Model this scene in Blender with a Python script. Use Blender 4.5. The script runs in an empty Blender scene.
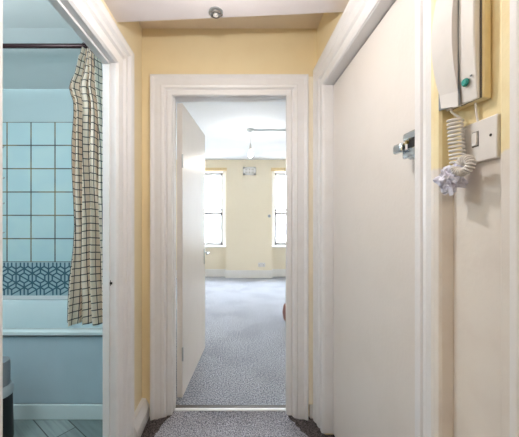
import bpy, bmesh, math, random
from mathutils import Vector, Matrix
random.seed(7)
C = bpy.context.scene
COL = C.collection
CAMZ = 1.22
F = 294.5            # focal length in pixels of the 519 px wide frame

# ------------------------------------------------------------------ helpers
def tag(o, label=None, cat=None, group=None, kind=None):
    if label: o['label'] = label
    if cat: o['category'] = cat
    if group: o['group'] = group
    if kind: o['kind'] = kind
    return o

def obj(name, bm, mat, parent=None, smooth=False, bevel=0.0, mats=None, angle=40):
    bmesh.ops.remove_doubles(bm, verts=bm.verts, dist=1e-6)
    bmesh.ops.recalc_face_normals(bm, faces=bm.faces)
    me = bpy.data.meshes.new(name)
    bm.to_mesh(me); bm.free()
    for m in (mats or [mat]): me.materials.append(m)
    o = bpy.data.objects.new(name, me); COL.objects.link(o)
    if parent is not None:
        o.parent = parent
        o.matrix_parent_inverse = Matrix.Translation(parent.location).inverted() if False else Matrix()
        o.location = -Vector(parent.location) if parent.get('world_parts') else (0, 0, 0)
    if bevel:
        b = o.modifiers.new('bevel', 'BEVEL'); b.width = bevel; b.segments = 2
        b.limit_method = 'ANGLE'; b.angle_limit = math.radians(35)
        smooth = True
    if smooth:
        for p in me.polygons: p.use_smooth = True
        try: me.set_sharp_from_angle(angle=math.radians(angle))
        except Exception: pass
    return o

def empty(name, loc):
    o = bpy.data.objects.new(name, None); COL.objects.link(o)
    o.location = loc; o.empty_display_size = .05
    return o

def box(bm, x0, x1, y0, y1, z0, z1, mi=0):
    v = [bm.verts.new(p) for p in ((x0,y0,z0),(x1,y0,z0),(x1,y1,z0),(x0,y1,z0),(x0,y0,z1),(x1,y0,z1),(x1,y1,z1),(x0,y1,z1))]
    for f in ((0,3,2,1),(4,5,6,7),(0,1,5,4),(1,2,6,5),(2,3,7,6),(3,0,4,7)):
        fc = bm.faces.new([v[i] for i in f]); fc.material_index = mi
    return v

def boxes(*bs):
    bm = bmesh.new()
    for b in bs: box(bm, *b)
    return bm

def tube(bm, pts, r, n=10, cap=True):
    pts = [Vector(p) for p in pts]
    rings = []; up = None
    for i, p in enumerate(pts):
        t = (pts[min(i+1, len(pts)-1)] - pts[max(i-1, 0)])
        t = t.normalized() if t.length > 1e-9 else Vector((0,0,1))
        if up is None:
            up = Vector((0,0,1)) if abs(t.z) < .9 else Vector((1,0,0))
        s = t.cross(up)
        if s.length < 1e-4: s = t.orthogonal()
        s.normalize(); u = s.cross(t).normalized(); up = u
        rr = r[i] if isinstance(r, (list, tuple)) else r
        rings.append([bm.verts.new(p + (s*math.cos(a) + u*math.sin(a))*rr) for a in [2*math.pi*k/n for k in range(n)]])
    for a, b in zip(rings, rings[1:]):
        for k in range(n):
            bm.faces.new((a[k], a[(k+1) % n], b[(k+1) % n], b[k]))
    if cap:
        bm.faces.new(rings[0][::-1]); bm.faces.new(rings[-1])
    return bm

def lathe(prof, axis='z', at=(0,0,0), n=32, sx=1, sy=1):
    bm = bmesh.new(); at = Vector(at); rings = []
    def m(a, b, h):
        if axis == 'z': return at + Vector((a*sx, b*sy, h))
        if axis == 'x': return at + Vector((h, a*sx, b*sy))
        return at + Vector((a*sx, h, b*sy))
    for r, h in prof:
        if r < 1e-6: rings.append([bm.verts.new(m(0, 0, h))])
        else: rings.append([bm.verts.new(m(r*math.cos(2*math.pi*k/n), r*math.sin(2*math.pi*k/n), h)) for k in range(n)])
    for a, b in zip(rings, rings[1:]):
        if len(a) == 1 and len(b) == 1: continue
        if len(a) == 1:
            for k in range(n): bm.faces.new((a[0], b[k], b[(k+1) % n]))
        elif len(b) == 1:
            for k in range(n): bm.faces.new((a[k], a[(k+1) % n], b[0]))
        else:
            for k in range(n): bm.faces.new((a[k], a[(k+1) % n], b[(k+1) % n], b[k]))
    return bm

def rrect(x0, x1, y0, y1, z, r, n=8):
    out = []
    for cx, cy, a0 in ((x1-r, y1-r, 0), (x0+r, y1-r, 90), (x0+r, y0+r, 180), (x1-r, y0+r, 270)):
        for k in range(n+1):
            a = math.radians(a0 + 90*k/n)
            out.append((cx + r*math.cos(a), cy + r*math.sin(a), z))
    return out

def loft(loops, close_first=False, close_last=True, mp=None):
    bm = bmesh.new()
    L = [[bm.verts.new(mp(p) if mp else p) for p in l] for l in loops]
    n = len(L[0])
    for a, b in zip(L, L[1:]):
        for k in range(n): bm.faces.new((a[k], a[(k+1) % n], b[(k+1) % n], b[k]))
    if close_first: bm.faces.new(L[0][::-1])
    if close_last: bm.faces.new(L[-1])
    return bm

# ---------------------------------------------------------------- materials
def new_mat(name):
    m = bpy.data.materials.new(name); m.use_nodes = True
    nt = m.node_tree
    return m, nt, nt.nodes['Principled BSDF']

def N(nt, t, **kw):
    n = nt.nodes.new(t)
    for k, v in kw.items():
        if k in n.inputs.keys() if isinstance(k, str) else False: n.inputs[k].default_value = v
        else: setattr(n, k, v)
    return n

def math_n(nt, op, a, b=None, clamp=False):
    n = nt.nodes.new('ShaderNodeMath'); n.operation = op; n.use_clamp = clamp
    for i, v in enumerate((a, b)):
        if v is None: continue
        if isinstance(v, (int, float)): n.inputs[i].default_value = v
        else: nt.links.new(v, n.inputs[i])
    return n.outputs[0]

def mix_c(nt, fac, a, b):
    n = nt.nodes.new('ShaderNodeMix'); n.data_type = 'RGBA'
    for s, v in ((n.inputs[0], fac), (n.inputs[6], a), (n.inputs[7], b)):
        if isinstance(v, (int, float)): s.default_value = v
        elif isinstance(v, tuple): s.default_value = v if len(v) == 4 else (*v, 1)
        else: nt.links.new(v, s)
    return n.outputs[2]

def noise(nt, scale, detail=3, co=None, rough=.5):
    n = nt.nodes.new('ShaderNodeTexNoise'); n.inputs['Scale'].default_value = scale
    n.inputs['Detail'].default_value = detail; n.inputs['Roughness'].default_value = rough
    if co is not None: nt.links.new(co, n.inputs['Vector'])
    return n.outputs['Fac']

def coord(nt):
    g = nt.nodes.new('ShaderNodeNewGeometry')
    return g.outputs['Position']

def ramp(nt, fac, lo, hi):
    n = nt.nodes.new('ShaderNodeMapRange'); n.inputs[1].default_value = lo; n.inputs[2].default_value = hi
    n.interpolation_type = 'SMOOTHSTEP'
    nt.links.new(fac, n.inputs[0]); return n.outputs[0]

def bump(nt, bs, h, strength, dist=.01):
    b = nt.nodes.new('ShaderNodeBump'); b.inputs['Strength'].default_value = strength
    b.inputs['Distance'].default_value = dist
    nt.links.new(h, b.inputs['Height']); nt.links.new(b.outputs[0], bs.inputs['Normal'])

def paint(name, c, rough=.5, dirt=None, amt=.25, bmp=.15, scale=9, metal=0, spec=.5):
    m, nt, bs = new_mat(name)
    co = coord(nt)
    n1 = noise(nt, scale, 4, co)
    d = dirt or tuple(x*.85 for x in c)
    f = math_n(nt, 'MULTIPLY', ramp(nt, n1, .45, .75), amt)
    nt.links.new(mix_c(nt, f, c, d), bs.inputs['Base Color'])
    bs.inputs['Roughness'].default_value = rough; bs.inputs['Metallic'].default_value = metal
    bs.inputs['Specular IOR Level'].default_value = spec
    if bmp: bump(nt, bs, noise(nt, 60, 3, co), bmp, .003)
    return m

M = {}
M['yellow'] = paint('yellow wall paint', (.80,.68,.44), .6, (.77,.64,.40), .5)
M['cream'] = paint('cream wall paint', (.82,.75,.61), .7, (.80,.725,.58), .4)
M['pale'] = paint('pale cream hall paint', (.80,.70,.49), .6, (.77,.67,.48), .5)
M['gloss'] = paint('white gloss paint', (.75,.745,.76), .35, (.69,.67,.66), .35, .35, 14)
M['leafpaint'] = paint('door paint', (.73,.69,.66), .4, (.68,.64,.60), .4, .2, 6)
M['white'] = paint('white paint', (.82,.82,.82), .5, None, .2)
M['ceil'] = paint('ceiling paint', (.72,.67,.68), .8, None, .15)
M['ceil_cream'] = paint('ceiling warm paint', (.80,.70,.58), .8, None, .15)
M['ceil_room'] = paint('room ceiling paint', (.78,.81,.86), .8, None, .1)
M['bath_paint'] = paint('pale blue bathroom paint', (.56,.68,.70), .6, (.52,.65,.67), .4, .1, 3)
M['bath_ceil'] = paint('bathroom ceiling paint', (.74,.77,.77), .6, None, .2, .1, 3)
M['acrylic'] = paint('bath acrylic', (.70,.80,.82), .18, None, .1, 0)
M['panel'] = paint('bath panel', (.47,.59,.66), .3, None, .2, .03)
M['plastic'] = paint('ivory plastic', (.68,.66,.65), .35, (.60,.58,.57), .3, .03, 30)
M['aged'] = paint('aged yellow plastic', (.72,.60,.34), .4, (.62,.48,.24), .4, .03, 30)
M['black'] = paint('black', (.012,.012,.014), .4, None, .1, 0)
M['darkrod'] = paint('dark bronze rod', (.035,.012,.014), .3, None, .1, 0, metal=.3)
M['teal'] = paint('teal button', (.02,.26,.24), .25, None, .1, 0)
M['chrome'] = paint('chrome', (.62,.70,.76), .22, (.45,.5,.55), .3, 0, metal=1)
M['steel'] = paint('dull steel', (.45,.47,.48), .35, None, .3, 0, metal=.9)
M['brass'] = paint('aged brass', (.45,.33,.12), .3, None, .3, 0, metal=.9)
M['wood'] = paint('pale wood', (.72,.56,.32), .5, None, .4)
M['leather'] = paint('red brown leather', (.20,.065,.04), .4, (.10,.03,.02), .6, .3, 12)
M['wrap'] = paint('crumpled plastic wrap', (.62,.62,.74), .3, (.45,.45,.62), .7, .6, 50)
M['grey'] = paint('grey plastic', (.22,.25,.28), .4, None, .2, .05)
M['lgrey'] = paint('light grey plastic', (.42,.47,.50), .4, None, .2, .05)
M['facade'] = paint('pale facade', (.72,.74,.76), .8, (.62,.65,.68), .5, 0, .6)
M['fglass'] = paint('facade dark glazing', (.30,.34,.38), .3, None, .2, 0)
M['sash'] = paint('shade grey sash paint', (.46,.46,.47), .6, None, .2, .05)  # shade of the sash timber against the bright sky, put into the grey
M['asphalt'] = paint('street', (.30,.30,.31), .9, None, .2, 0)
M['strip'] = paint('threshold metal', (.75,.78,.80), .4, None, .2, .05, metal=.2)
M['darkvent'] = paint('dark vent', (.12,.11,.10), .6, None, .1, 0)
M['ventgrid'] = paint('vent opening', (.62,.61,.58), .6, None, .1, 0)

def emis(name, c, s):
    m, nt, bs = new_mat(name)
    bs.inputs['Base Color'].default_value = (*c, 1)
    bs.inputs['Emission Color'].default_value = (*c, 1); bs.inputs['Emission Strength'].default_value = s
    return m
M['bulb'] = emis('lit bulb', (1,.98,.92), 6)
M['diffuser'] = emis('lit diffuser', (.8,.95,1), 3)
M['hallbulb'] = emis('lit hall bulb', (1,.95,.86), 4)

# window glass: clear thin pane
m = bpy.data.materials.new('window glass'); m.use_nodes = True; nt = m.node_tree; nt.nodes.clear()
o_ = nt.nodes.new('ShaderNodeOutputMaterial'); t_ = nt.nodes.new('ShaderNodeBsdfTransparent'); t_.inputs[0].default_value = (.96,.98,1,1)
g_ = nt.nodes.new('ShaderNodeBsdfGlossy'); g_.inputs['Roughness'].default_value = .02
x_ = nt.nodes.new('ShaderNodeMixShader'); x_.inputs[0].default_value = .06
nt.links.new(t_.outputs[0], x_.inputs[1]); nt.links.new(g_.outputs[0], x_.inputs[2]); nt.links.new(x_.outputs[0], o_.inputs[0])
M['glass'] = m

# wall beside the entrance: yellow paint stopping at a ragged line, bare cream plaster paint below
m, nt, bs = new_mat('two tone wall paint'); co = coord(nt)
sep = nt.nodes.new('ShaderNodeSeparateXYZ'); nt.links.new(co, sep.inputs[0])
zz = math_n(nt, 'ADD', sep.outputs[2], math_n(nt, 'MULTIPLY', noise(nt, 18, 3, co), .05))
fac = ramp(nt, zz, 1.365, 1.375)
base = mix_c(nt, ramp(nt, noise(nt, 10, 4, co), .4, .7), (.73,.69,.65), (.69,.64,.60))
yel = mix_c(nt, ramp(nt, noise(nt, 14, 4, co), .4, .7), (.80,.70,.44), (.76,.63,.36))
nt.links.new(mix_c(nt, fac, base, yel), bs.inputs['Base Color']); bs.inputs['Roughness'].default_value = .6
bump(nt, bs, noise(nt, 60, 3, co), .2, .003)
M['twotone'] = m

# carpet
def carpet(name, a, b, c, scale):
    m, nt, bs = new_mat(name); co = coord(nt)
    n1 = noise(nt, scale, 2, co, .7); n2 = noise(nt, scale*.12, 3, co); n3 = noise(nt, 2.5, 2, co)
    c1 = mix_c(nt, ramp(nt, n1, .36, .64), a, b)
    f2 = math_n(nt, 'MULTIPLY', ramp(nt, n2, .45, .7), .35)
    c2 = mix_c(nt, f2, c1, c)
    c3 = mix_c(nt, math_n(nt, 'MULTIPLY', ramp(nt, n3, .4, .7), .25), c2, a)
    nt.links.new(c3, bs.inputs['Base Color'])
    bs.inputs['Roughness'].default_value = .95; bs.inputs['Specular IOR Level'].default_value = .1
    bump(nt, bs, n1, 1.0, .012)
    return m
M['carpet'] = carpet('grey twist carpet', (.15,.15,.18), (.66,.67,.74), (.42,.41,.45), 150)
M['carpet_room'] = carpet('grey room carpet', (.15,.16,.19), (.62,.65,.72), (.42,.44,.49), 100)
M['fray'] = carpet('brown frayed backing', (.04,.036,.038), (.19,.165,.165), (.08,.06,.06), 140)

# square bathroom tiles
m, nt, bs = new_mat('pale blue square tiles'); co = coord(nt)
sep = nt.nodes.new('ShaderNodeSeparateXYZ'); nt.links.new(co, sep.inputs[0])
def grid(nt, v, off, pitch, w):
    t = math_n(nt, 'DIVIDE', math_n(nt, 'SUBTRACT', v, off), pitch)
    fr = math_n(nt, 'SUBTRACT', math_n(nt, 'FRACT', math_n(nt, 'ADD', t, 50.5)), .5)
    d = math_n(nt, 'MULTIPLY', math_n(nt, 'ABSOLUTE', fr), pitch)
    return math_n(nt, 'LESS_THAN', d, w)
gx = grid(nt, sep.outputs[0], -1.740, .2037, .0050)
gz = grid(nt, sep.outputs[2], CAMZ + .819, .198, .0045)
grout = math_n(nt, 'MAXIMUM', gx, gz)
gcol = mix_c(nt, ramp(nt, noise(nt, 5, 2, co), .4, .6), (.10,.10,.10), (.26,.20,.10))
tcol = mix_c(nt, ramp(nt, noise(nt, 4, 2, co), .4, .6), (.56,.74,.77), (.60,.77,.78))
nt.links.new(mix_c(nt, grout, tcol, gcol), bs.inputs['Base Color'])
nt.links.new(math_n(nt, 'ADD', math_n(nt, 'MULTIPLY', grout, .6), .2), bs.inputs['Roughness'])
bump(nt, bs, math_n(nt, 'SUBTRACT', 1, grout), .4, .002)
M['tiles'] = m
M['mosaic_base'] = paint('pale mosaic', (.42,.56,.60), .3, None, .3, 0)
M['mosaic_line'] = paint('slate blue mosaic line', (.055,.14,.19), .35, None, .3, 0)

# vinyl planks of the bathroom floor
m, nt, bs = new_mat('grey vinyl planks'); co = coord(nt)
mp = nt.nodes.new('ShaderNodeMapping'); mp.inputs['Rotation'].default_value = (0,0,math.radians(38)); nt.links.new(co, mp.inputs[0])
br = nt.nodes.new('ShaderNodeTexBrick'); nt.links.new(mp.outputs[0], br.inputs['Vector'])
br.inputs['Scale'].default_value = 1; br.inputs['Brick Width'].default_value = .9; br.inputs['Row Height'].default_value = .13
br.inputs['Mortar Size'].default_value = .003; br.inputs['Color1'].default_value = (.16,.21,.21,1); br.inputs['Color2'].default_value = (.30,.37,.37,1)
br.inputs['Mortar'].default_value = (.05,.06,.06,1)
mp2 = nt.nodes.new('ShaderNodeMapping'); mp2.inputs['Scale'].default_value = (3,40,3); nt.links.new(mp.outputs[0], mp2.inputs[0])
nt.links.new(mix_c(nt, math_n(nt,'MULTIPLY',ramp(nt, noise(nt, 1, 3, mp2.outputs[0]), .4, .7),.5), br.outputs[0], (.12,.15,.15)), bs.inputs['Base Color'])
bs.inputs['Roughness'].default_value = .45
M['vinyl'] = m

# curtain cloth with a thin check
m, nt, bs = new_mat('checked curtain cloth')
uv = nt.nodes.new('ShaderNodeUVMap'); sep = nt.nodes.new('ShaderNodeSeparateXYZ'); nt.links.new(uv.outputs[0], sep.inputs[0])
g1 = grid(nt, sep.outputs[0], 0, .050, .0032); g2 = grid(nt, sep.outputs[1], 0, .0455, .0030)
gg = math_n(nt, 'MAXIMUM', g1, g2)
nt.links.new(mix_c(nt, gg, (.86,.73,.60), (.04,.03,.04)), bs.inputs['Base Color'])
bs.inputs['Roughness'].default_value = .8
M['curtain'] = m

# ------------------------------------------------------- room shell numbers
XL, XR = -.594, .512          # hall side walls
YE = 1.86                     # hall face of end wall
YB = 1.97                     # far-room face of end wall
ZC = 2.42                     # ceilings
HF = -.025                    # hall floor
DT = CAMZ + .776              # door head height
YF = 6.06                     # far wall of the living room
BX = -.645                    # bathroom face of partition
def S(name, bm, mat, parent=None, **k):
    o = obj(name, bm, mat, parent, **k)
    if parent is None: o['kind'] = 'structure'
    return o

# floors
S('floor_hall', boxes((-.66,.66,-1.6,YE+.03,-.12,HF-.006)), M['fray'])
S('floor_living_room', boxes((XL-.001,2.4,YE+.03,2.6,-.12,0),(-1.8,2.4,2.6,6.35,-.12,0)), M['carpet_room'])
S('floor_bathroom', boxes((-2.5,BX,.2,2.56,-.12,0)), M['vinyl'])
# ceilings
S('ceiling_hall', boxes((BX,.72,-1.6,YB,ZC,ZC+.1)), M['ceil_cream'])
bm = bmesh.new()   # dropped section over the near hall, its edge slightly askew
zb = CAMZ + .98
pts = [(BX+.001,-1.6),(.70,-1.6),(.70,1.385),(BX+.001,1.475)]
lo = [bm.verts.new((x,y,zb)) for x,y in pts]; hi = [bm.verts.new((x,y,ZC-.001)) for x,y in pts]
bm.faces.new(lo); bm.faces.new(hi)
for k in range(4): bm.faces.new((lo[k], lo[(k+1)%4], hi[(k+1)%4], hi[k]))
S('ceiling_bulkhead', bm, M['ceil'])
S('ceiling_living_room', boxes((XL-.001,2.4,YB,2.6,CAMZ+1.21,CAMZ+1.35),(-1.8,2.4,2.6,6.35,CAMZ+1.21,CAMZ+1.35)), M['ceil_room'])
bm = boxes((-2.5,BX-.001,.2,1.857,ZC,ZC+.1))
# sloping part above the bath
v = [bm.verts.new(p) for p in ((-2.5,1.857,ZC),(BX-.001,1.857,ZC),(BX-.001,2.5,CAMZ+1.10),(-2.5,2.5,CAMZ+1.10),
                               (-2.5,1.857,ZC+.1),(BX-.001,1.857,ZC+.1),(BX-.001,2.5,ZC+.1),(-2.5,2.5,ZC+.1))]
for f in ((0,3,2,1),(4,5,6,7),(1,2,6,5),(2,3,7,6),(3,0,4,7)): bm.faces.new([v[i] for i in f])
S('ceiling_bathroom', bm, M['bath_ceil'])

# hall left wall (partition to the bathroom) with bathroom doorway y .735 .. 1.44
BY0, BY1, BH = .745, 1.46, CAMZ + .772
bm = boxes((BX,XL,-1.6,BY0,-.1,ZC),(BX,XL,BY1,YE,-.1,ZC),(BX,XL,BY0,BY1,BH,ZC))
for f in bm.faces:
    if abs(f.calc_center_median().x - BX) < 1e-4: f.material_index = 1
S('wall_left', bm, None, mats=[M['pale'], M['bath_paint']])
# end wall with the doorway x -.402 .. .33
DX0, DX1 = -.402, .336
DTE = DT + .006   # head of the end door
bm = boxes((XL-.001,DX0,YE,YB,-.1,ZC+.1),(DX1,2.4,YE,YB,-.1,ZC+.1),(DX0,DX1,YE,YB,DTE,ZC+.1))
for f in bm.faces:
    if abs(f.calc_center_median().y - YB) < 1e-4: f.material_index = 1
S('wall_end', bm, None, mats=[M['yellow'], M['cream']])
# hall right wall: entrance door recess y .832 .. 1.706, backing behind the leaf
EY0, EY1 = .832, 1.706
LX = .562
NY0, NY1 = -.36, .40
S('wall_right', boxes((XR,.70,EY1,YE,-.1,ZC),(XR,.70,EY0,EY1,DT,ZC),(LX+.05,.70,EY0,EY1,-.1,DT)), M['yellow'])
S('wall_right_near', boxes((XR,.70,NY1,EY0,-.1,ZC),(XR,.70,-1.6,NY0,-.1,ZC),(XR,.70,NY0,NY1,DT,ZC),(LX+.05,.70,NY0,NY1,-.1,DT)), M['twotone'])
S('wall_hall_back', boxes((BX,.70,-1.7,-1.6,-.1,ZC)), M['yellow'])

# bathroom walls
S('wall_bathroom_back', boxes((-2.5,BX-.0005,2.515,2.58,0,ZC)), M['bath_paint'])
S('wall_bathroom_tiled', boxes((-2.42,BX-.001,2.50,2.514,CAMZ-.369,CAMZ+.819)), M['tiles'])
S('wall_bathroom_left', boxes((-2.5,-2.42,.2,2.515,0,ZC)), M['bath_paint'])
S('wall_bathroom_front', boxes((-2.42,BX-.001,.12,.2,0,ZC)), M['bath_paint'])
S('wall_bathroom_end', boxes((BX,XL-.001,YE,2.60,-.1,ZC+.1)), M['bath_paint'])

# mosaic border: hexagons joined by short bars in relief
bm = bmesh.new()
zb0, zb1 = CAMZ-.655, CAMZ-.369
x0b, x1b = -2.42, -1.2
box(bm, x0b, BX-.001, 2.502, 2.514, zb0, zb1, 0)
def bar(bm, a, b, w=.0092, y=2.502):
    (ax, az), (bx, bz) = a, b
    def cl(px, pz, qx, qz):
        t0, t1 = 0., 1.
        for p, d, lo_, hi_ in ((px, qx-px, x0b, x1b), (pz, qz-pz, zb0+.006, zb1-.006)):
            if abs(d) < 1e-9:
                if p < lo_ or p > hi_: return None
                continue
            ta, tb = (lo_-p)/d, (hi_-p)/d
            if ta > tb: ta, tb = tb, ta
            t0, t1 = max(t0, ta), min(t1, tb)
        return None if t1 <= t0 + .02 else (px+t0*(qx-px), pz+t0*(qz-pz), px+t1*(qx-px), pz+t1*(qz-pz))
    r = cl(ax, az, bx, bz)
    if not r: return
    ax, az, bx, bz = r
    d = Vector((bx-ax, 0, bz-az)); 
    if d.length < 1e-4: return
    n = Vector((-d.z, 0, d.x)).normalized()*w/1.6
    q = [(ax+n.x, az+n.z), (bx+n.x, bz+n.z), (bx-n.x, bz-n.z), (ax-n.x, az-n.z)]
    lo2 = [bm.verts.new((p[0], y, p[1])) for p in q]; hi2 = [bm.verts.new((p[0], y-.0016, p[1])) for p in q]
    fs = [bm.faces.new(hi2)] + [bm.faces.new((lo2[k], lo2[(k+1)%4], hi2[(k+1)%4], hi2[k])) for k in range(4)]
    for f in fs: f.material_index = 1
P = .138; R = .043
rows = 5
for j in range(-1, rows):
    for i in range(-1, 14):
        cx = x0b + i*P + (P/2 if j % 2 else 0); cz = zb0 + .03 + j*P*.866
        hx = [(cx + R*math.cos(math.radians(60*k+30)), cz + R*math.sin(math.radians(60*k+30))) for k in range(6)]
        hn = [(cx + R*math.cos(math.radians(60*k)), cz + R*math.sin(math.radians(60*k))) for k in range(6)]
        for k in range(6): bar(bm, hx[k], hx[(k+1) % 6])
        out = [(cx + P*.577*math.cos(math.radians(60*k+30)), cz + P*.577*math.sin(math.radians(60*k+30))) for k in range(6)]
        for k in range(6):
            bar(bm, hx[k], out[k])
        # little ties across the gaps between neighbouring hexagons
        for k in range(3):
            a = math.radians(60*k); mx, mz = cx + P/2*math.cos(a), cz + P/2*math.sin(a)
            tx, tz = -math.sin(a), math.cos(a)
            bar(bm, (mx-tx*P*.2887, mz-tz*P*.2887), (mx+tx*P*.2887, mz+tz*P*.2887))
        q = (i*3 + j*5) % 3
        bar(bm, hx[q], hx[q+3], w=.008)
S('wall_bathroom_mosaic', bm, None, mats=[M['mosaic_base'], M['mosaic_line']])
S('trim_bath_sealant', boxes((-2.42,BX-.002,2.494,2.501,.536,.566)), M['white'])

# ------------------------------------------------------------ door surrounds
def architrave(name, a0, a1, top, prof, mapf, mat, kz=1.0, base=0, edge=None):
    """profile points (outward distance, projection) swept up, across and down"""
    bm = bmesh.new(); R_ = []
    for w, t in prof:
        R_.append([bm.verts.new(mapf(a, z, t)) for a, z in ((a0-w, base), (a0-w, top+w*kz), (a1+w, top+w*kz), (a1+w, base))])
    n = len(R_)
    for i in range(n):
        a, b = R_[i], R_[(i+1) % n]
        for k in range(3): bm.faces.new((a[k], a[k+1], b[k+1], b[k])).material_index = 1 if (edge and (i == n-2 or (k == 0 and 0.095 <= prof[i][0] and i < n-1))) else 0
    bm.faces.new([r[0] for r in R_]); bm.faces.new([r[3] for r in R_][::-1])
    o = S(name, bm, mat, mats=[mat, edge] if edge else None); return o

pr_end = [(0,0),(0,.014),(.006,.020),(.030,.022),(.036,.015),(.042,.015),(.050,.027),(.066,.030),(.072,.026),(.110,.026),(.126,.036),(.135,.036),(.135,0)]
architrave('trim_end_door', DX0+.004, DX1-.022, DTE-.012, pr_end, lambda a,z,t: (a, YE-t, z), M['gloss'], kz=.92, base=HF-.006)
pr_r = [(0,0),(0,.006),(.010,.013),(.036,.014),(.040,.008),(.046,.008),(.054,.018),(.072,.022),(.092,.021),(.100,.027),(.118,.033),(.134,.032),(.138,.026),(.138,0)]
architrave('trim_entrance_door', EY0, EY1, DT, pr_r, lambda a,z,t: (XR-t, a, z), M['gloss'], kz=1.1, base=HF-.006, edge=M['twotone'])
pr_l = [(0,0),(0,.002),(.008,.010),(.060,.012),(.066,.004),(.074,.004),(.084,.016),(.105,.018),(.112,.010),(.120,.012),(.135,.026),(.160,.030),(.178,.029),(.182,.022),(.182,0)]
architrave('trim_bathroom_door', BY0, BY1, BH, pr_l, lambda a,z,t: (XL+t, a, z), M['gloss'], kz=.80, base=HF-.006)
architrave('trim_near_door', NY0, NY1, DT, [(w*.87,t) for w,t in pr_r], lambda a,z,t: (XR-t, a, z), M['gloss'], kz=1, base=HF-.006)

# linings (jambs) inside the openings
S('trim_bathroom_lining', boxes((BX-.012,XL+.001,BY1-.002,BY1+.012,HF,BH+.012),(BX-.012,XL+.001,BY0-.012,BY0+.002,HF,BH+.012),(BX-.012,XL+.001,BY0,BY1,BH-.002,BH+.012),
   (BX-.012,BX+.022,BY1-.012,BY1,HF,BH),(BX-.012,BX+.022,BY0,BY0+.012,HF,BH),(BX-.012,BX+.022,BY0,BY1,BH-.012,BH)), M['gloss'], bevel=.002)
S('trim_end_lining', boxes((DX0-.01,DX0+.002,YE-.001,YB+.002,-.02,DTE),(DX1-.002,DX1+.01,YE-.001,YB+.002,-.02,DTE),(DX0-.01,DX1+.01,YE-.001,YB+.002,DTE-.002,DTE+.01),
   (DX0,DX0+.012,YE+.01,YE+.05,-.02,DTE-.012),(DX1-.012,DX1,YE+.01,YE+.05,-.02,DTE-.012),(DX0,DX1,YE+.01,YE+.05,DTE-.012,DTE)), M['gloss'], bevel=.002)
S('trim_entrance_lining', boxes((XR-.001,LX+.048,EY1-.002,EY1+.012,HF,DT+.012),(XR-.001,LX+.048,EY0-.012,EY0+.002,HF,DT+.012),(XR-.001,LX+.048,EY0,EY1,DT-.003,DT+.012)), M['gloss'], bevel=.002)
# thin paint-filled bead between phone wall and near surround
S('trim_bead', boxes((XR-.010,XR+.001,.525,.560,HF,zb-.001)), M['twotone'], bevel=.003)
# narrow yellow strip of old paint and batten beside the end door
S('trim_batten', boxes((.452,.4820,YE-.026,YE+.001,.060,DT+.11)), M['cream'], bevel=.003)
# skirtings in the hall
S('baseboard_left', loft([[(XL,1.624,HF-.005),(XL+.048,1.624,HF-.005),(XL+.048,1.624,.040),(XL+.025,1.624,.085),(XL,1.624,.088)],
                          [(XL,YE,HF-.005),(XL+.048,YE,HF-.005),(XL+.048,YE,.040),(XL+.025,YE,.085),(XL,YE,.088)]], True, True), M['gloss'])
S('baseboard_right_near', boxes((XR-.014,XR,.562,.69,HF-.005,.09)), M['gloss'], bevel=.003)
S('baseboard_end', boxes((.462,.500,YE-.022,YE,HF-.005,.060)), M['gloss'], bevel=.003)
# threshold strip
S('trim_threshold', loft([[(x,YE+.010,-.02),(x,YE+.011,.000),(x,YE+.016,.004),(x,YE+.030,.005),(x,YE+.036,.001),(x,YE+.036,-.02)] for x in (DX0+.001,DX1-.001)], True, True), M['strip'])
S('trim_threshold_bar', boxes((DX0+.001,DX1-.001,YE+.037,YE+.062,-.001,.004)), M['darkvent'])
S('trim_bathroom_threshold', boxes((BX-.012,XL,BY0,BY1,HF,.004)), M['gloss'], bevel=.002)

# ------------------------------------------------------------------ door leaves
# living-room door, swung open into the room
d1 = empty('door_1', (-.361, 1.985, .012)); d1['kind'] = 'structure'
ang = math.atan2(.072, .775)
d1.rotation_euler = (0, 0, -ang)
L1 = .775
o = obj('door_leaf', boxes((-.038,0,0,L1,0,DTE-.016)), M['leafpaint'], d1, bevel=.002)
hp = boxes((.0,.006,L1-.062,L1-.026,.79,.93))
hb = obj('handle_plate', hp, M['steel'], o, bevel=.002)
bm = tube(bmesh.new(), [(.004,L1-.044,.895),(.040,L1-.044,.895),(.046,L1-.05,.895),(.047,L1-.075,.894),(.044,L1-.145,.892)], .008, 10)
obj('lever_handle', bm, M['steel'], hb, smooth=True)
for zc in (.25, 1.55):
    bm = tube(bmesh.new(), [(.002,-.004,zc),(.002,-.004,zc+.09)], .006, 10)
    obj('hinge', bm, M['steel'], o, smooth=True)
# entrance door, closed
d2 = empty('door_2', (LX, (EY0+EY1)/2, HF)); d2['kind'] = 'structure'; d2['world_parts'] = 1
o = obj('door_leaf', boxes((LX,LX+.044,EY0+.005,EY1-.005,HF+.004,DT-.009)), M['leafpaint'], d2, bevel=.0015)
# night latch on the entrance door
def lx(px, x): return x*F/(px-236.)      # distance along the hall for a wall-mounted point
ly0 = EY0+.004
l = obj('latch_case', boxes((LX-.030,LX,ly0+.002,ly0+.078,CAMZ+.182,CAMZ+.262)), M['chrome'], o, bevel=.005)
obj('latch_bolt', boxes((LX-.040,LX-.030,ly0+.006,ly0+.062,CAMZ+.211,CAMZ+.238)), M['black'], l, bevel=.002)
obj('latch_shield', boxes((LX-.044,LX-.030,ly0+.002,ly0+.084,CAMZ+.184,CAMZ+.212)), M['chrome'], l, bevel=.005)
obj('latch_cover', boxes((LX-.042,LX-.030,ly0+.004,ly0+.084,CAMZ+.238,CAMZ+.262)), M['chrome'], l, bevel=.005)
obj('latch_pin', tube(bmesh.new(), [(LX-.030,ly0+.058,CAMZ+.232),(LX-.046,ly0+.058,CAMZ+.232)], .006, 12), M['brass'], l, smooth=True)
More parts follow.
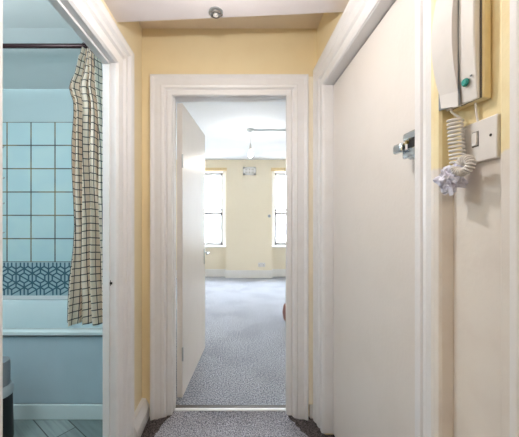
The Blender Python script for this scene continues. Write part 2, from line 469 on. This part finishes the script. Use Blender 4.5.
# ------------------------------------------------------------ near door leaf (closed, behind its surround)
d3 = empty('door_3', (LX, (NY0+NY1)/2, HF)); d3['kind'] = 'structure'; d3['world_parts'] = 1
obj('door_leaf', boxes((LX,LX+.044,NY0+.003,NY1-.003,HF+.004,DT-.005)), M['leafpaint'], d3, bevel=.0015)

# ------------------------------------------------------------------ hall carpet
def ragged(edge, step, amp):
    out = []
    for (x0,y0),(x1,y1) in zip(edge, edge[1:]+edge[:1]):
        L = math.hypot(x1-x0, y1-y0); n = max(1, int(L/step))
        for k in range(n):
            t = k/n; nx, ny = -(y1-y0)/L, (x1-x0)/L
            a = amp*(random.random()-.5)*2 if k else 0
            out.append((x0+(x1-x0)*t+nx*a, y0+(y1-y0)*t+ny*a))
    return out
def rise(y): return 0 if y < 1.74 else (-HF-.006)*min(1, (y-1.74)/.12)**1.5
def slab(pts, z0, z1):
    bm = bmesh.new()
    a = [bm.verts.new((x,y,z0)) for x,y in pts]; b = [bm.verts.new((x,y,z1)) for x,y in pts]
    ft = bm.faces.new(b); fb = bm.faces.new(a[::-1])
    for k in range(len(a)): bm.faces.new((a[k], a[(k+1)%len(a)], b[(k+1)%len(a)], b[k]))
    for yy in (1.74,1.765,1.79,1.815,1.84):
        bmesh.ops.bisect_plane(bm, geom=bm.verts[:]+bm.edges[:]+bm.faces[:], plane_co=(0,yy,0), plane_no=(0,1,0))
    for v in bm.verts: v.co.z += rise(v.co.y)
    return bm
random.seed(3)
edge = [(-.47,-1.5),(.40,-1.5),(.42,1.66),(.36,1.76),(.322,YE-.014),(.322,YE+.009),(-.394,YE+.009),(-.394,YE-.014),(-.43,1.80),(-.465,1.7)]
ce = slab(ragged(edge, .022, .007), HF-.006, HF+.004)
t = obj('hall_carpet', ce, M['carpet'])
tag(t, 'speckled grey fitted carpet of the hall with frayed uneven edges', 'carpet')
edge2 = [(-.515,-1.55),(.47,-1.55),(.535,1.66),(.44,1.775),(.326,YE-.010),(.326,YE+.008),(-.398,YE+.008),(-.398,YE-.010),(-.49,1.80),(-.515,1.7)]
obj('frayed_backing', slab(ragged(edge2, .02, .010), HF-.0055, HF+.0015), M['fray'], t)

# ------------------------------------------------------------------ far (living) room
WZ0, WZ1 = CAMZ-.60, CAMZ+1.02
RY = 6.20
rec = [(-1.02,-.206),(.740,1.555)]
bs_ = [(-1.8,-1.02,YF,RY+.15,0,ZC+.1),(-.206,.740,YF,RY+.15,0,ZC+.1),(1.555,2.4,YF,RY+.15,0,ZC+.1)]
for a, b in rec:
    bs_ += [(a,b,YF,RY+.15,WZ1,ZC+.1),(a,b,RY,RY+.15,0,WZ0)]
S('wall_far', boxes(*bs_), M['cream'])
S('wall_living_left', boxes((-1.8,-1.7,2.66,YF,0,ZC+.1),(-1.8,XL-.001,2.60,2.66,0,ZC+.1)), M['cream'])
S('wall_living_right', boxes((2.3,2.4,YB,YF,0,ZC+.1)), M['cream'])
bb = [(-1.7,-1.02,YF-.016,YF,0,.155),(-.206-.0,.740,YF-.016,YF,0,.155),(1.555,2.3,YF-.016,YF,0,.155)]
for a, b in rec: bb += [(a+.001,b-.001,RY-.016,RY,0,.155),(a,a+.014,YF-.014,RY-.01,0,.155),(b-.014,b,YF-.014,RY-.01,0,.155)]
S('baseboard_far', boxes(*bb), M['white'])
S('baseboard_living_left', boxes((-1.7,-1.684,2.66,YF-.02,0,.155)), M['white'])

for k, (a, b) in enumerate(rec):
    w = empty('window_%d' % (k+1), ((a+b)/2, RY, WZ0)); w['kind'] = 'structure'; w['world_parts'] = 1
    fr = 0.075
    y0, y1 = RY-.02, RY+.11
    obj('window_frame', boxes((a+.001,a+fr,y0,y1,WZ0+.03,WZ1-.001),(b-fr,b-.001,y0,y1,WZ0+.03,WZ1-.001),(a+.001,b-.001,y0,y1,WZ1-.045,WZ1-.001)), M['white'], w, bevel=.004)
    obj('window_sill', boxes((a+.001,b-.001,RY-.11,y1,WZ0,WZ0+.03)), M['white'], w, bevel=.006)
    ga, gb = a+fr, b-fr; zm = CAMZ+.15; cx = (ga+gb)/2
    sy = RY+.075   # upper (outer) sash
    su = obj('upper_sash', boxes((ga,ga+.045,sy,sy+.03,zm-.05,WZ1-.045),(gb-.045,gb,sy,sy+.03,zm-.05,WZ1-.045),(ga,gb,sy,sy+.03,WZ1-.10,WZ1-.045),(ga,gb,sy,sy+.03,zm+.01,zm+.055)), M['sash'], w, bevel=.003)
    obj('pane', boxes((ga+.04,gb-.04,sy+.012,sy+.016,zm+.05,WZ1-.095)), M['glass'], su)
    sl = RY+.03
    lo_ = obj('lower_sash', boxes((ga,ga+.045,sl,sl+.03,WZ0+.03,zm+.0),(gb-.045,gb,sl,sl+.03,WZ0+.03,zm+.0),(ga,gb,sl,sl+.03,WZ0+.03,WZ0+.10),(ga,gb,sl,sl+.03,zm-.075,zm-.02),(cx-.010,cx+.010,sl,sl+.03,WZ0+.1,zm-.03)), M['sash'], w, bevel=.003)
    obj('pane', boxes((ga+.04,gb-.04,sl+.012,sl+.016,WZ0+.095,zm-.07)), M['glass'], lo_)
    t = obj('curtain_batten', boxes((a-.02,b+.02,YF-.034,YF-.002,WZ1-.045,WZ1+.02)), M['wood'], bevel=.003)
    tag(t, ['narrow pale wood batten above the window the open door half covers','narrow pale wood batten above the window cut by the right jamb'][k], 'batten', 'wood battens above the windows')

# pendant lamp
px_, py_ = .195, 4.0
zc_ = CAMZ+1.21
t = empty('pendant_lamp', (px_, py_, zc_)); t['world_parts'] = 1
tag(t, 'bare glowing bulb hanging on a short flex from the living room ceiling', 'lamp')
obj('ceiling_rose', lathe([(0,0),(.052,0),(.052,-.012),(.036,-.026),(.012,-.034),(0,-.034)], 'z', (px_,py_,zc_)), M['lgrey'], t, smooth=True)
obj('flex', tube(bmesh.new(), [(px_,py_,zc_-.03),(px_,py_,zc_-.26)], .004, 8), M['white'], t, smooth=True)
obj('lamp_holder', lathe([(0,-.20),(.010,-.20),(.018,-.215),(.020,-.26),(.017,-.275),(0,-.275)], 'z', (px_,py_,zc_)), M['white'], t, smooth=True)
obj('bulb', lathe([(.014,-.27),(.017,-.29),(.030,-.315),(.036,-.34),(.032,-.362),(.018,-.38),(0,-.386)], 'z', (px_,py_,zc_)), M['bulb'], t, smooth=True)
t = obj('ceiling_cable', tube(bmesh.new(), [(px_+.05,py_,zc_-.012),(1.2,py_,zc_-.012),(2.29,py_,zc_-.012)], .010, 8), M['lgrey'], smooth=True)
tag(t, 'grey surface cable running across the ceiling away from the bare bulb', 'cable')

# vent, thermostat, socket on the far wall
t = empty('wall_vent', (.277, YF, CAMZ+.98)); t['world_parts'] = 1
tag(t, 'small white square-holed air vent high on the wall between the windows', 'vent')
vx0, vx1, vz0, vz1 = .144, .410, CAMZ+.895, CAMZ+1.06
obj('backing', boxes((vx0+.03,vx1-.03,YF-.006,YF-.001,vz0+.03,vz1-.03)), M['ventgrid'], t)
bm = boxes((vx0,vx1,YF-.016,YF-.001,vz0,vz0+.035),(vx0,vx1,YF-.016,YF-.001,vz1-.035,vz1),(vx0,vx0+.045,YF-.016,YF-.001,vz0,vz1),(vx1-.045,vx1,YF-.016,YF-.001,vz0,vz1))
for k in range(1,3): 
    x = vx0+.045+(vx1-vx0-.09)*k/3; box(bm, x-.010,x+.010,YF-.013,YF-.003,vz0+.03,vz1-.03)
zc2 = (vz0+vz1)/2; box(bm, vx0+.04,vx1-.04,YF-.013,YF-.003,zc2-.009,zc2+.009)
obj('grille', bm, M['white'], t)
t = empty('thermostat', (.684, YF, CAMZ+.05)); t['world_parts'] = 1
tag(t, 'tiny grey round dial on the wall beside the window', 'thermostat')
obj('dial_base', lathe([(0,.003),(.032,.003),(.032,-.012),(0,-.012)], 'y', (.684,YF-.001,CAMZ+.05)), M['lgrey'], t, smooth=True)
obj('dial_knob', lathe([(0,-.012),(.020,-.012),(.018,-.03),(0,-.03)], 'y', (.684,YF-.001,CAMZ+.05)), M['grey'], t, smooth=True)
t = empty('wall_socket', (.53, YF, .27)); t['world_parts'] = 1
tag(t, 'white double socket low on the wall between the windows', 'socket')
obj('plate', boxes((.455,.60,YF-.012,YF-.001,.225,.312)), M['plastic'], t, bevel=.003)
for x in (.478, .562):
    s = obj('switch', boxes((x-.008,x+.008,YF-.016,YF-.011,.285,.303)), M['white'], t)
    obj('pin_holes', boxes((x-.004,x+.004,YF-.0125,YF-.0118,.262,.278),(x-.014,x-.006,YF-.0125,YF-.0118,.243,.249),(x+.006,x+.014,YF-.0125,YF-.0118,.243,.249)), M['darkvent'], t)

# leather pouffe showing past the right jamb
bm = bmesh.new(); loops = []
pc = (.705, 3.42)
for r, h in ((.06,0),(.115,.008),(.15,.05),(.163,.13),(.150,.21),(.11,.252),(.05,.262),(.008,.258)):
    loops.append([(pc[0]+r*(1+.02*math.cos(8*a))*math.cos(a), pc[1]+r*(1+.02*math.cos(8*a))*math.sin(a), h+.001) for a in [2*math.pi*k/48 for k in range(48)]])
t = obj('leather_pouffe', loft(loops, True, True), M['leather'], smooth=True)
tag(t, 'low rounded red-brown leather pouffe on the grey carpet, cut off by the right jamb', 'pouffe')

# street outside
S('ground_street', boxes((-30,30,6.6,22,-4.2,-4)), M['asphalt'])
b = empty('terrace_building', (0, 20, -4)); b['world_parts'] = 1
tag(b, 'pale overexposed building across the street, seen through the windows', 'building')
bw = obj('facade_wall', boxes((-14,14,20,21,-4,6.5)), M['facade'], b)
for i in range(-4, 5):
    for z in (-2.8, .1, 3.0):
        x = i*2.6+.5
        wf = obj('window', boxes((x-.62,x+.62,19.93,20.0,z-.08,z),(x-.62,x-.55,19.95,20.0,z,z+1.7),(x+.55,x+.62,19.95,20.0,z,z+1.7),(x-.62,x+.62,19.95,20.0,z+1.7,z+1.78),(x-.55,x+.55,19.96,20,z+.83,z+.9)), M['white'], b)
        obj('pane', boxes((x-.55,x+.55,19.98,19.995,z,z+1.7)), M['fglass'], wf)
obj('cornice', boxes((-14,14,19.7,20,6.1,6.5)), M['white'], b)

# ------------------------------------------------------------------ bathroom things
t = empty('bathtub', (-1.5, 2.13, 0)); t['world_parts'] = 1
tag(t, 'pale blue white bathtub with a plain front panel under the tiled wall', 'bathtub')
bx0, bx1, by0, by1 = -2.36, BX-.004, 1.77, 2.492
zr = .54
lo = [rrect(bx0,bx1,by0,by1,zr-.022,.010), rrect(bx0,bx1,by0,by1,zr-.004,.012), rrect(bx0+.006,bx1-.006,by0+.006,by1-.006,zr,.014),
      rrect(bx0+.06,bx1-.06,by0+.058,by1-.05,zr,.10), rrect(bx0+.07,bx1-.07,by0+.068,by1-.058,zr-.008,.11),
      rrect(bx0+.10,bx1-.13,by0+.09,by1-.085,zr-.20,.14), rrect(bx0+.14,bx1-.20,by0+.115,by1-.115,zr-.36,.16), rrect(bx0+.22,bx1-.32,by0+.18,by1-.18,zr-.41,.14)]
obj('tub', loft(lo, False, True), M['acrylic'], t, smooth=True, angle=50)
obj('front_panel', boxes((bx0+.006,bx1-.004,by0+.018,by0+.030,.096,zr-.040)), M['panel'], t, bevel=.002)
obj('plinth', boxes((bx0+.006,bx1-.004,by0+.012,by0+.034,.001,.092)), M['acrylic'], t, bevel=.004)
obj('painted_gap_shade', boxes((bx0+.006,bx1-.004,by0+.030,by0+.040,.09,zr-.012)), M['grey'], t)  # dark grey strip that paints the shade in the gap under the rim
obj('plinth_cap', boxes((bx0+.006,bx1-.004,by0+.024,by0+.034,.0915,.097)), M['grey'], t)

# shower rod
ry, rz = 1.885, CAMZ + 172.5*1.885/F
t = empty('shower_rod', (-1.5, ry, rz)); t['world_parts'] = 1
tag(t, 'dark bronze curtain rod running across above the bathtub', 'curtain rod')
obj('rod', tube(bmesh.new(), [(-2.418,ry,rz),(-1.5,ry,rz),(BX-.002,ry,rz)], .0145, 12), M['darkrod'], t, smooth=True)
for x, s in ((-2.418,1),(BX-.002,-1)):
    obj('end_flange', lathe([(0,0),(.03,0),(.03,.008*s),(.017,.02*s),(0,.02*s)], 'x', (x,ry,rz)), M['darkrod'], t, smooth=True)

# curtain
def interp(tab, v):
    for (a, b), (c, d) in zip(tab, tab[1:]):
        if v <= c: return b + (d-b)*max(0, (v-a))/(c-a)
    return tab[-1][1]
left = [(44,83),(52,81),(62,78),(74,75),(82,71),(88,69.5),(94,71),(102,74),(115,74.5),(140,73.5),(200,73.5),(225,73),(250,71),(280,67.5),(305,66),(330,65)]
right = [(44,97),(70,101),(110,104),(200,106),(260,110),(330,116)]
NU, NV = 150, 110
zt, zb_ = rz-.019, .546
bm = bmesh.new(); G = []; uvs = {}
fold = [(0,-.01,0)]
for j in range(NV+1):
    z = zt + (zb_-zt)*j/NV
    ypx = 218.5 - (z-CAMZ)*F/ry
    xl = (interp(left, ypx)-236)*ry/F; xr = (interp(right, ypx)-236)*ry/F
    spread = j/NV
    row = []; arc = 0; prev = None
    for i in range(NU+1):
        u = i/NU
        ph = u*2*math.pi*4.3
        amp = .026 + .008*min(1, spread*1.5)
        y = ry + amp*math.sin(ph + .5*math.sin(z*2.2)) + .010*math.sin(2.3*ph+z*3) + .008*math.sin(z*7+u*9)
        x = xl + (xr-xl)*(u + .045*math.sin(2*ph+1.0+.8*math.sin(z*1.7))*(1-abs(2*u-1)))
        if j == 0: pass
        if spread < .03: y = ry + (y-ry)*.7
        p = Vector((x, y, z))
        if prev is not None: arc += math.hypot(p.x-prev.x, p.y-prev.y)
        prev = p
        row.append((bm.verts.new(p), arc*1.0))
    # fabric width is constant: rescale u to a fixed cloth width
    tot = row[-1][1]
    row = [(v_, a/tot*.95) for v_, a in row]
    G.append((row, z))
ul = bm.loops.layers.uv.new('UVMap')
for j in range(NV):
    for i in range(NU):
        a, b = G[j][0][i], G[j][0][i+1]; c, d = G[j+1][0][i+1], G[j+1][0][i]
        f = bm.faces.new((a[0], b[0], c[0], d[0]))
        for lp, (uu, vv) in zip(f.loops, ((a[1],G[j][1]),(b[1],G[j][1]),(c[1],G[j+1][1]),(d[1],G[j+1][1]))):
            lp[ul].uv = (uu, vv + .010*math.sin(uu*9))
o = obj('shower_curtain', bm, M['curtain'], smooth=True, angle=180)
for k in range(7):
    xk = (84-236)*ry/F + k*.014
    pts = [(xk, ry+.0185*math.cos(a_), rz+.0185*math.sin(a_)) for a_ in [2*math.pi*i/20 for i in range(21)]]
    obj('curtain_ring', tube(bmesh.new(), pts, .0022, 6), M['darkrod'], o, smooth=True)
sm = o.modifiers.new('thickness', 'SOLIDIFY'); sm.thickness = .0015
tag(o, 'cream shower curtain with thin dark check, bunched at the end of the rod', 'shower curtain')

# chrome hanging rail with four hooks at the left edge
t = empty('shower_rack', (-2.05, 2.47, CAMZ+.2)); t['world_parts'] = 1
tag(t, 'chrome rack with wire hook tips on the square tiles at the photo edge', 'rack')
obj('rail', tube(bmesh.new(), [(-2.04,2.47,CAMZ-.30),(-2.04,2.47,CAMZ+.70)], .006, 8), M['chrome'], t, smooth=True)
for yp in (149, 180, 205, 234):
    z = CAMZ + (218.5-yp)*2.46/F
    obj('hook', tube(bmesh.new(), [(-2.04,2.468,z-.03),(-2.015,2.45,z-.02),(-1.955,2.44,z-.002),(-1.918,2.44,z+.016)], .0055, 8), M['steel'], t, smooth=True)
    obj('wall_clip', boxes((-2.05,-2.03,2.47,2.499,z-.04,z-.02)), M['chrome'], t)

# pedal bin left by the doorway
bc = (-1.300, 1.60)
t = empty('pedal_bin', (bc[0], bc[1], 0)); t['world_parts'] = 1
tag(t, 'slim grey and black bin standing before the bath panel at the doorway edge', 'bin')
obj('body', lathe([(0,.001),(.070,.001),(.076,.02),(.070,.25),(.068,.262),(0,.262)], 'z', (*bc,0)), M['black'], t, smooth=True)
obj('band', lathe([(.062,.262),(.073,.262),(.074,.30),(.064,.315),(0,.315)], 'z', (*bc,0)), M['lgrey'], t, smooth=True)
obj('lid', lathe([(0,.315),(.060,.315),(.060,.43),(.056,.445),(0,.447)], 'z', (*bc,0)), M['grey'], t, smooth=True)

# keyhole latch plate on bathroom jamb
t = empty('latch_keep', (XL, BY1, CAMZ-.32)); t['world_parts'] = 1
tag(t, 'small black metal latch keep on the white bathroom door jamb', 'latch')
kz_ = CAMZ - 65.5*1.44/F
obj('keep_plate', boxes((-.640,-.620,BY1-.0030,BY1-.0012,kz_-.014,kz_+.014)), M['black'], t, bevel=.001)
obj('keep_lip', boxes((-.626,-.612,BY1-.007,BY1-.0012,kz_-.006,kz_+.006)), M['black'], t, bevel=.001)

kb = obj('latch_knob', boxes((LX-.062,LX-.044,ly0+.060,ly0+.106,CAMZ+.203,CAMZ+.232)), M['chrome'], l, bevel=.006)
# ------------------------------------------------------------------ entry phone
t = empty('entry_phone', (XR, .65, CAMZ+.40)); t['world_parts'] = 1
tag(t, 'ivory entry phone with curved handset and teal button on the yellow wall', 'intercom phone')
ZB, ZT = CAMZ+.242, CAMZ+.545
def curved(yn, yf, zb0, zb1, zt_, xf, xb, bow, n=18, taper=0):
    """block whose front is bowed towards the hall; zb0/zb1 = bottom at near / far side"""
    loops = []
    for k in range(n+1):
        s = k/n
        z_n = zb0 + (zt_-zb0)*s; z_f = zb1 + (zt_-zb1)*s
        b = bow*(2*s-1.08)**2
        y2 = yf - taper*(2*s-1.08)**2
        loops.append([(xb,yn,z_n),(xf+b,yn,z_n),(xf+b,y2,z_f),(xb,y2,z_f)])
    return loft(loops, True, True)
obj('base', curved(.588,.680,ZB-.002,ZB+.004,ZT,.493,XR,.000), M['aged'], t, bevel=.004)
bd = obj('body', curved(.592,.684,ZB,ZB+.006,ZT-.002,.478,.4915,.007), M['plastic'], t, bevel=.003)
obj('seam', curved(.5905,.682,ZB+.001,ZB+.006,ZT-.004,.4905,.4935,.0), M['darkvent'], t)
hs = obj('handset', curved(.634,.700,ZB-.001,ZB+.014,ZT+.004,.464,.4775,.018,taper=.012), M['plastic'], t, bevel=.004)
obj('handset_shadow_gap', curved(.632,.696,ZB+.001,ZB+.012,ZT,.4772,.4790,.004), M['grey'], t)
by_ = .6140; bz_ = CAMZ + 136.1*by_/F
obj('button', lathe([(0,-.006),(.006,-.0055),(.0082,-.003),(.0085,0),(0,0)], 'x', (.4795,by_,bz_)), M['teal'], bd, smooth=True)
obj('button_mark', boxes((.4778,.4800,.598,.602,bz_+.006,bz_+.009)), M['grey'], bd)

# coiled cord
t = empty('coiled_cord', (.49, .66, CAMZ+.2)); t['world_parts'] = 1
tag(t, 'cream coiled handset cord dangling and looped under the entry phone', 'cord')
pts = []; turns = 13; n = 18
zc0, zc1 = CAMZ+.222, CAMZ+.110
path = []
for k in range(turns*n+1):
    s = k/(turns*n)
    path.append((Vector((.486, .654-.010*s, zc0+(zc1-zc0)*s)), k))
pts = [(.484,.664,CAMZ+.258),(.486,.664,CAMZ+.24)]
for c, k in path:
    a = 2*math.pi*k/n
    pts.append((c.x+.0125*math.cos(a), c.y+.0150*math.sin(a), c.z))
obj('hanging_coil', tube(bmesh.new(), pts, .0026, 7), M['plastic'], t, smooth=True)
# loop: coil axis bends outwards and curls round
pts = []; turns = 17; r = .0075
for k in range(turns*n+1):
    s = k/(turns*n); a = 2*math.pi*k/n
    th = math.radians(150 - 330*s)
    R0 = .020 - .005*s
    cy_, cz_ = .606 + R0*math.cos(math.pi-th) , CAMZ+.108 + R0*.75*math.sin(th)
    c = Vector((.474 - .012*s, cy_, cz_))
    tdir = Vector((0, math.sin(math.pi-th), math.cos(th))).normalized()
    e1 = Vector((1,0,0)); e2 = tdir.cross(e1).normalized()
    pts.append(c + (e1*math.cos(a) + e2*math.sin(a))*r)
obj('looped_coil', tube(bmesh.new(), pts, .0021, 7), M['plastic'], t, smooth=True)
obj('straight_lead', tube(bmesh.new(), [(.500,.615,CAMZ+.245),(.504,.618,CAMZ+.225),(.505,.616,CAMZ+.205),(.506,.612,CAMZ+.198)], .0022, 7), M['plastic'], t, smooth=True)
# crumpled wrap
bm = bmesh.new()
bmesh.ops.create_icosphere(bm, subdivisions=4, radius=1)
from mathutils import noise as mn
for v in bm.verts:
    d = v.co.copy()
    k = 1 + .55*mn.noise(d*1.9+Vector((3,1,7))) + .32*abs(mn.noise(d*4.3)) + .15*mn.noise(d*9)
    v.co = Vector((.474 + d.x*.020*k, .647 + d.y*.025*k, CAMZ+.088 + d.z*.026*k))
o = obj('tape_bundle', bm, M['wrap'], bpy.data.objects['coiled_cord'])
o.location = -Vector(bpy.data.objects['coiled_cord'].location); o['label'] = 'crumpled lilac tape wrapped around the cord end'
random.seed(5)
bm = bmesh.new()
for k in range(7):
    a = random.uniform(0, 6.28); y, z = .645+random.uniform(-.016,.016), CAMZ+.082+random.uniform(-.018,.012)
    w = random.uniform(.007,.014); h = random.uniform(.012,.026)
    x = .452+random.uniform(0,.016)
    q = [(x,y-w,z),(x+.004,y+w*.4,z+h*.3),(x+.012,y+w,z-h),(x+.006,y-w*.6,z-h*.9)]
    a_ = [bm.verts.new(p) for p in q]; b_ = [bm.verts.new((p[0]+.0008,p[1],p[2]+.0004)) for p in q]
    bm.faces.new(a_); bm.faces.new(b_[::-1])
    for i in range(4): bm.faces.new((a_[i], a_[(i+1)%4], b_[(i+1)%4], b_[i]))
obj('loose_tape_end', bm, M['wrap'], o)

# fused switch plate
t = empty('switch_plate', (XR, .611, CAMZ+.16)); t['world_parts'] = 1
tag(t, 'square ivory switch plate with small rocker right under the entry phone', 'switch')
pc_, pz_ = .6105, CAMZ+.160
pl = obj('plate', boxes((XR-.009,XR-.0005,pc_-.043,pc_+.043,pz_-.043,pz_+.043)), M['plastic'], t, bevel=.0025)
obj('rocker', boxes((XR-.013,XR-.008,.612,.625,pz_-.008,pz_+.020)), M['plastic'], t, bevel=.0015)
obj('rocker_surround', boxes((XR-.0096,XR-.008,.610,.627,pz_-.010,pz_+.022)), M['darkvent'], t)
obj('screw_hole', lathe([(0,-.0006),(.0028,-.0006),(.0030,0),(0,0)], 'x', (XR-.009,.5815,pz_+.005)), M['black'], t)

# ------------------------------------------------------------------ ceiling fittings of the hall
cx_, cy_ = -.096, 1.455
t = empty('smoke_alarm', (cx_, cy_, zb)); t['world_parts'] = 1
cy_ = 1.395
tag(t, 'small round ceiling fitting with dark rings at the edge of the dropped ceiling', 'ceiling fitting')
obj('base', lathe([(0,0),(.034,0),(.034,-.006),(.028,-.010),(0,-.010)], 'z', (cx_,cy_,zb)), M['steel'], t, smooth=True)
obj('ring', lathe([(.024,-.008),(.027,-.010),(.024,-.017),(.019,-.017),(.018,-.010)], 'z', (cx_,cy_,zb)), M['darkvent'], t, smooth=True)
obj('nozzle', lathe([(0,-.010),(.009,-.010),(.009,-.016),(.013,-.019),(.004,-.022),(0,-.022)], 'z', (cx_,cy_,zb)), M['plastic'], t, smooth=True)
obj('clip', tube(bmesh.new(), [(cx_+.02,cy_,zb-.010),(cx_+.030,cy_-.005,zb-.020),(cx_+.018,cy_-.01,zb-.030)], .003, 8), M['darkvent'], t, smooth=True)

def pendant(x, y, label, energy, size=.03):
    t = empty('hall_lamp', (x, y, zb)); t['world_parts'] = 1
    tag(t, label, 'lamp')
    obj('rose', lathe([(0,0),(.045,0),(.042,-.018),(.02,-.026),(0,-.026)], 'z', (x,y,zb)), M['white'], t, smooth=True)
    obj('holder', lathe([(0,-.02),(.012,-.02),(.018,-.06),(.018,-.105),(0,-.105)], 'z', (x,y,zb)), M['white'], t, smooth=True)
    obj('bulb', lathe([(.014,-.10),(.018,-.115),(.030,-.14),(.030,-.16),(.018,-.178),(0,-.184)], 'z', (x,y,zb)), M['hallbulb'], t, smooth=True)
    ld = bpy.data.lights.new('hall_lamp_light', 'POINT'); ld.energy = energy; ld.shadow_soft_size = size; ld.color = (1,.95,.90)
    lo = bpy.data.objects.new('hall_lamp_light', ld); COL.objects.link(lo); lo.location = (x, y, zb-.215)
    lo.parent = t; lo.location = (0,0,-.215)
    return t
pendant(-.06, .93, 'small bare bulb close under the dropped ceiling before the doorways', 14.5, .012)
pendant(-.02, -.75, 'added unseen fill bulb close under the dropped ceiling at the back of the hall', 9, .15)  # extra lamp behind the camera, added as fill for the hall

# added ceiling lamp, out of view, to light the bathroom
bl = empty('added_bathroom_lamp', (-1.5, 1.0, ZC)); bl['world_parts'] = 1
tag(bl, 'added unseen flat round white ceiling lamp in the blue bathroom', 'lamp')
obj('lamp_base', lathe([(0,0),(.16,0),(.16,-.02),(0,-.02)], 'z', (-1.5,1.0,ZC)), M['white'], bl, smooth=True)
obj('lamp_diffuser', lathe([(.15,-.02),(.15,-.04),(.12,-.06),(0,-.068)], 'z', (-1.5,1.0,ZC)), M['diffuser'], bl, smooth=True)
ld = bpy.data.lights.new('added_bathroom_light', 'POINT'); ld.shadow_soft_size = .12; ld.energy = 24; ld.color = (.94,.97,1)
lo = bpy.data.objects.new('added_bathroom_light', ld); COL.objects.link(lo); lo.parent = bl; lo.location = (0,0,-.30)

# pendant bulb light in the living room
ld = bpy.data.lights.new('pendant_light', 'POINT'); ld.energy = 12; ld.shadow_soft_size = .05; ld.color = (1,.97,.92)
lo = bpy.data.objects.new('pendant_light', ld); COL.objects.link(lo); lo.location = (px_, py_, zc_-.45)

# ------------------------------------------------------------------ daylight
w = bpy.data.worlds.new('World'); C.world = w; w.use_nodes = True
bg = w.node_tree.nodes['Background']; bg.inputs[0].default_value = (.91,.955,1,1); bg.inputs[1].default_value = 54
for a, b in rec:    # sampling portals in the window openings
    ld = bpy.data.lights.new('portal', 'AREA'); ld.shape = 'RECTANGLE'; ld.size = b-a; ld.size_y = WZ1-WZ0
    ld.cycles.is_portal = True
    lo = bpy.data.objects.new('window_portal', ld); COL.objects.link(lo)
    lo.location = ((a+b)/2, RY+.16, (WZ0+WZ1)/2); lo.rotation_euler = (math.radians(-90), 0, 0)

# ------------------------------------------------------------------ camera
cam = bpy.data.cameras.new('camera'); co_ = bpy.data.objects.new('camera', cam); COL.objects.link(co_)
co_.location = (0, 0, CAMZ); co_.rotation_euler = (math.radians(90), 0, 0)
cam.sensor_width = 36; cam.lens = 36*F/519; cam.shift_x = (259.5-236)/519; cam.shift_y = 0; cam.clip_start = .02
C.camera = co_
C.view_settings.view_transform = 'Standard'; C.view_settings.look = 'None'
C.view_settings.exposure = 0; C.view_settings.gamma = 1; C.view_settings.use_curve_mapping = False
C.cycles.use_denoising = True
C.cycles.max_bounces = 12; C.cycles.diffuse_bounces = 8
for o in bpy.data.objects:
    if 'world_parts' in o: del o['world_parts']
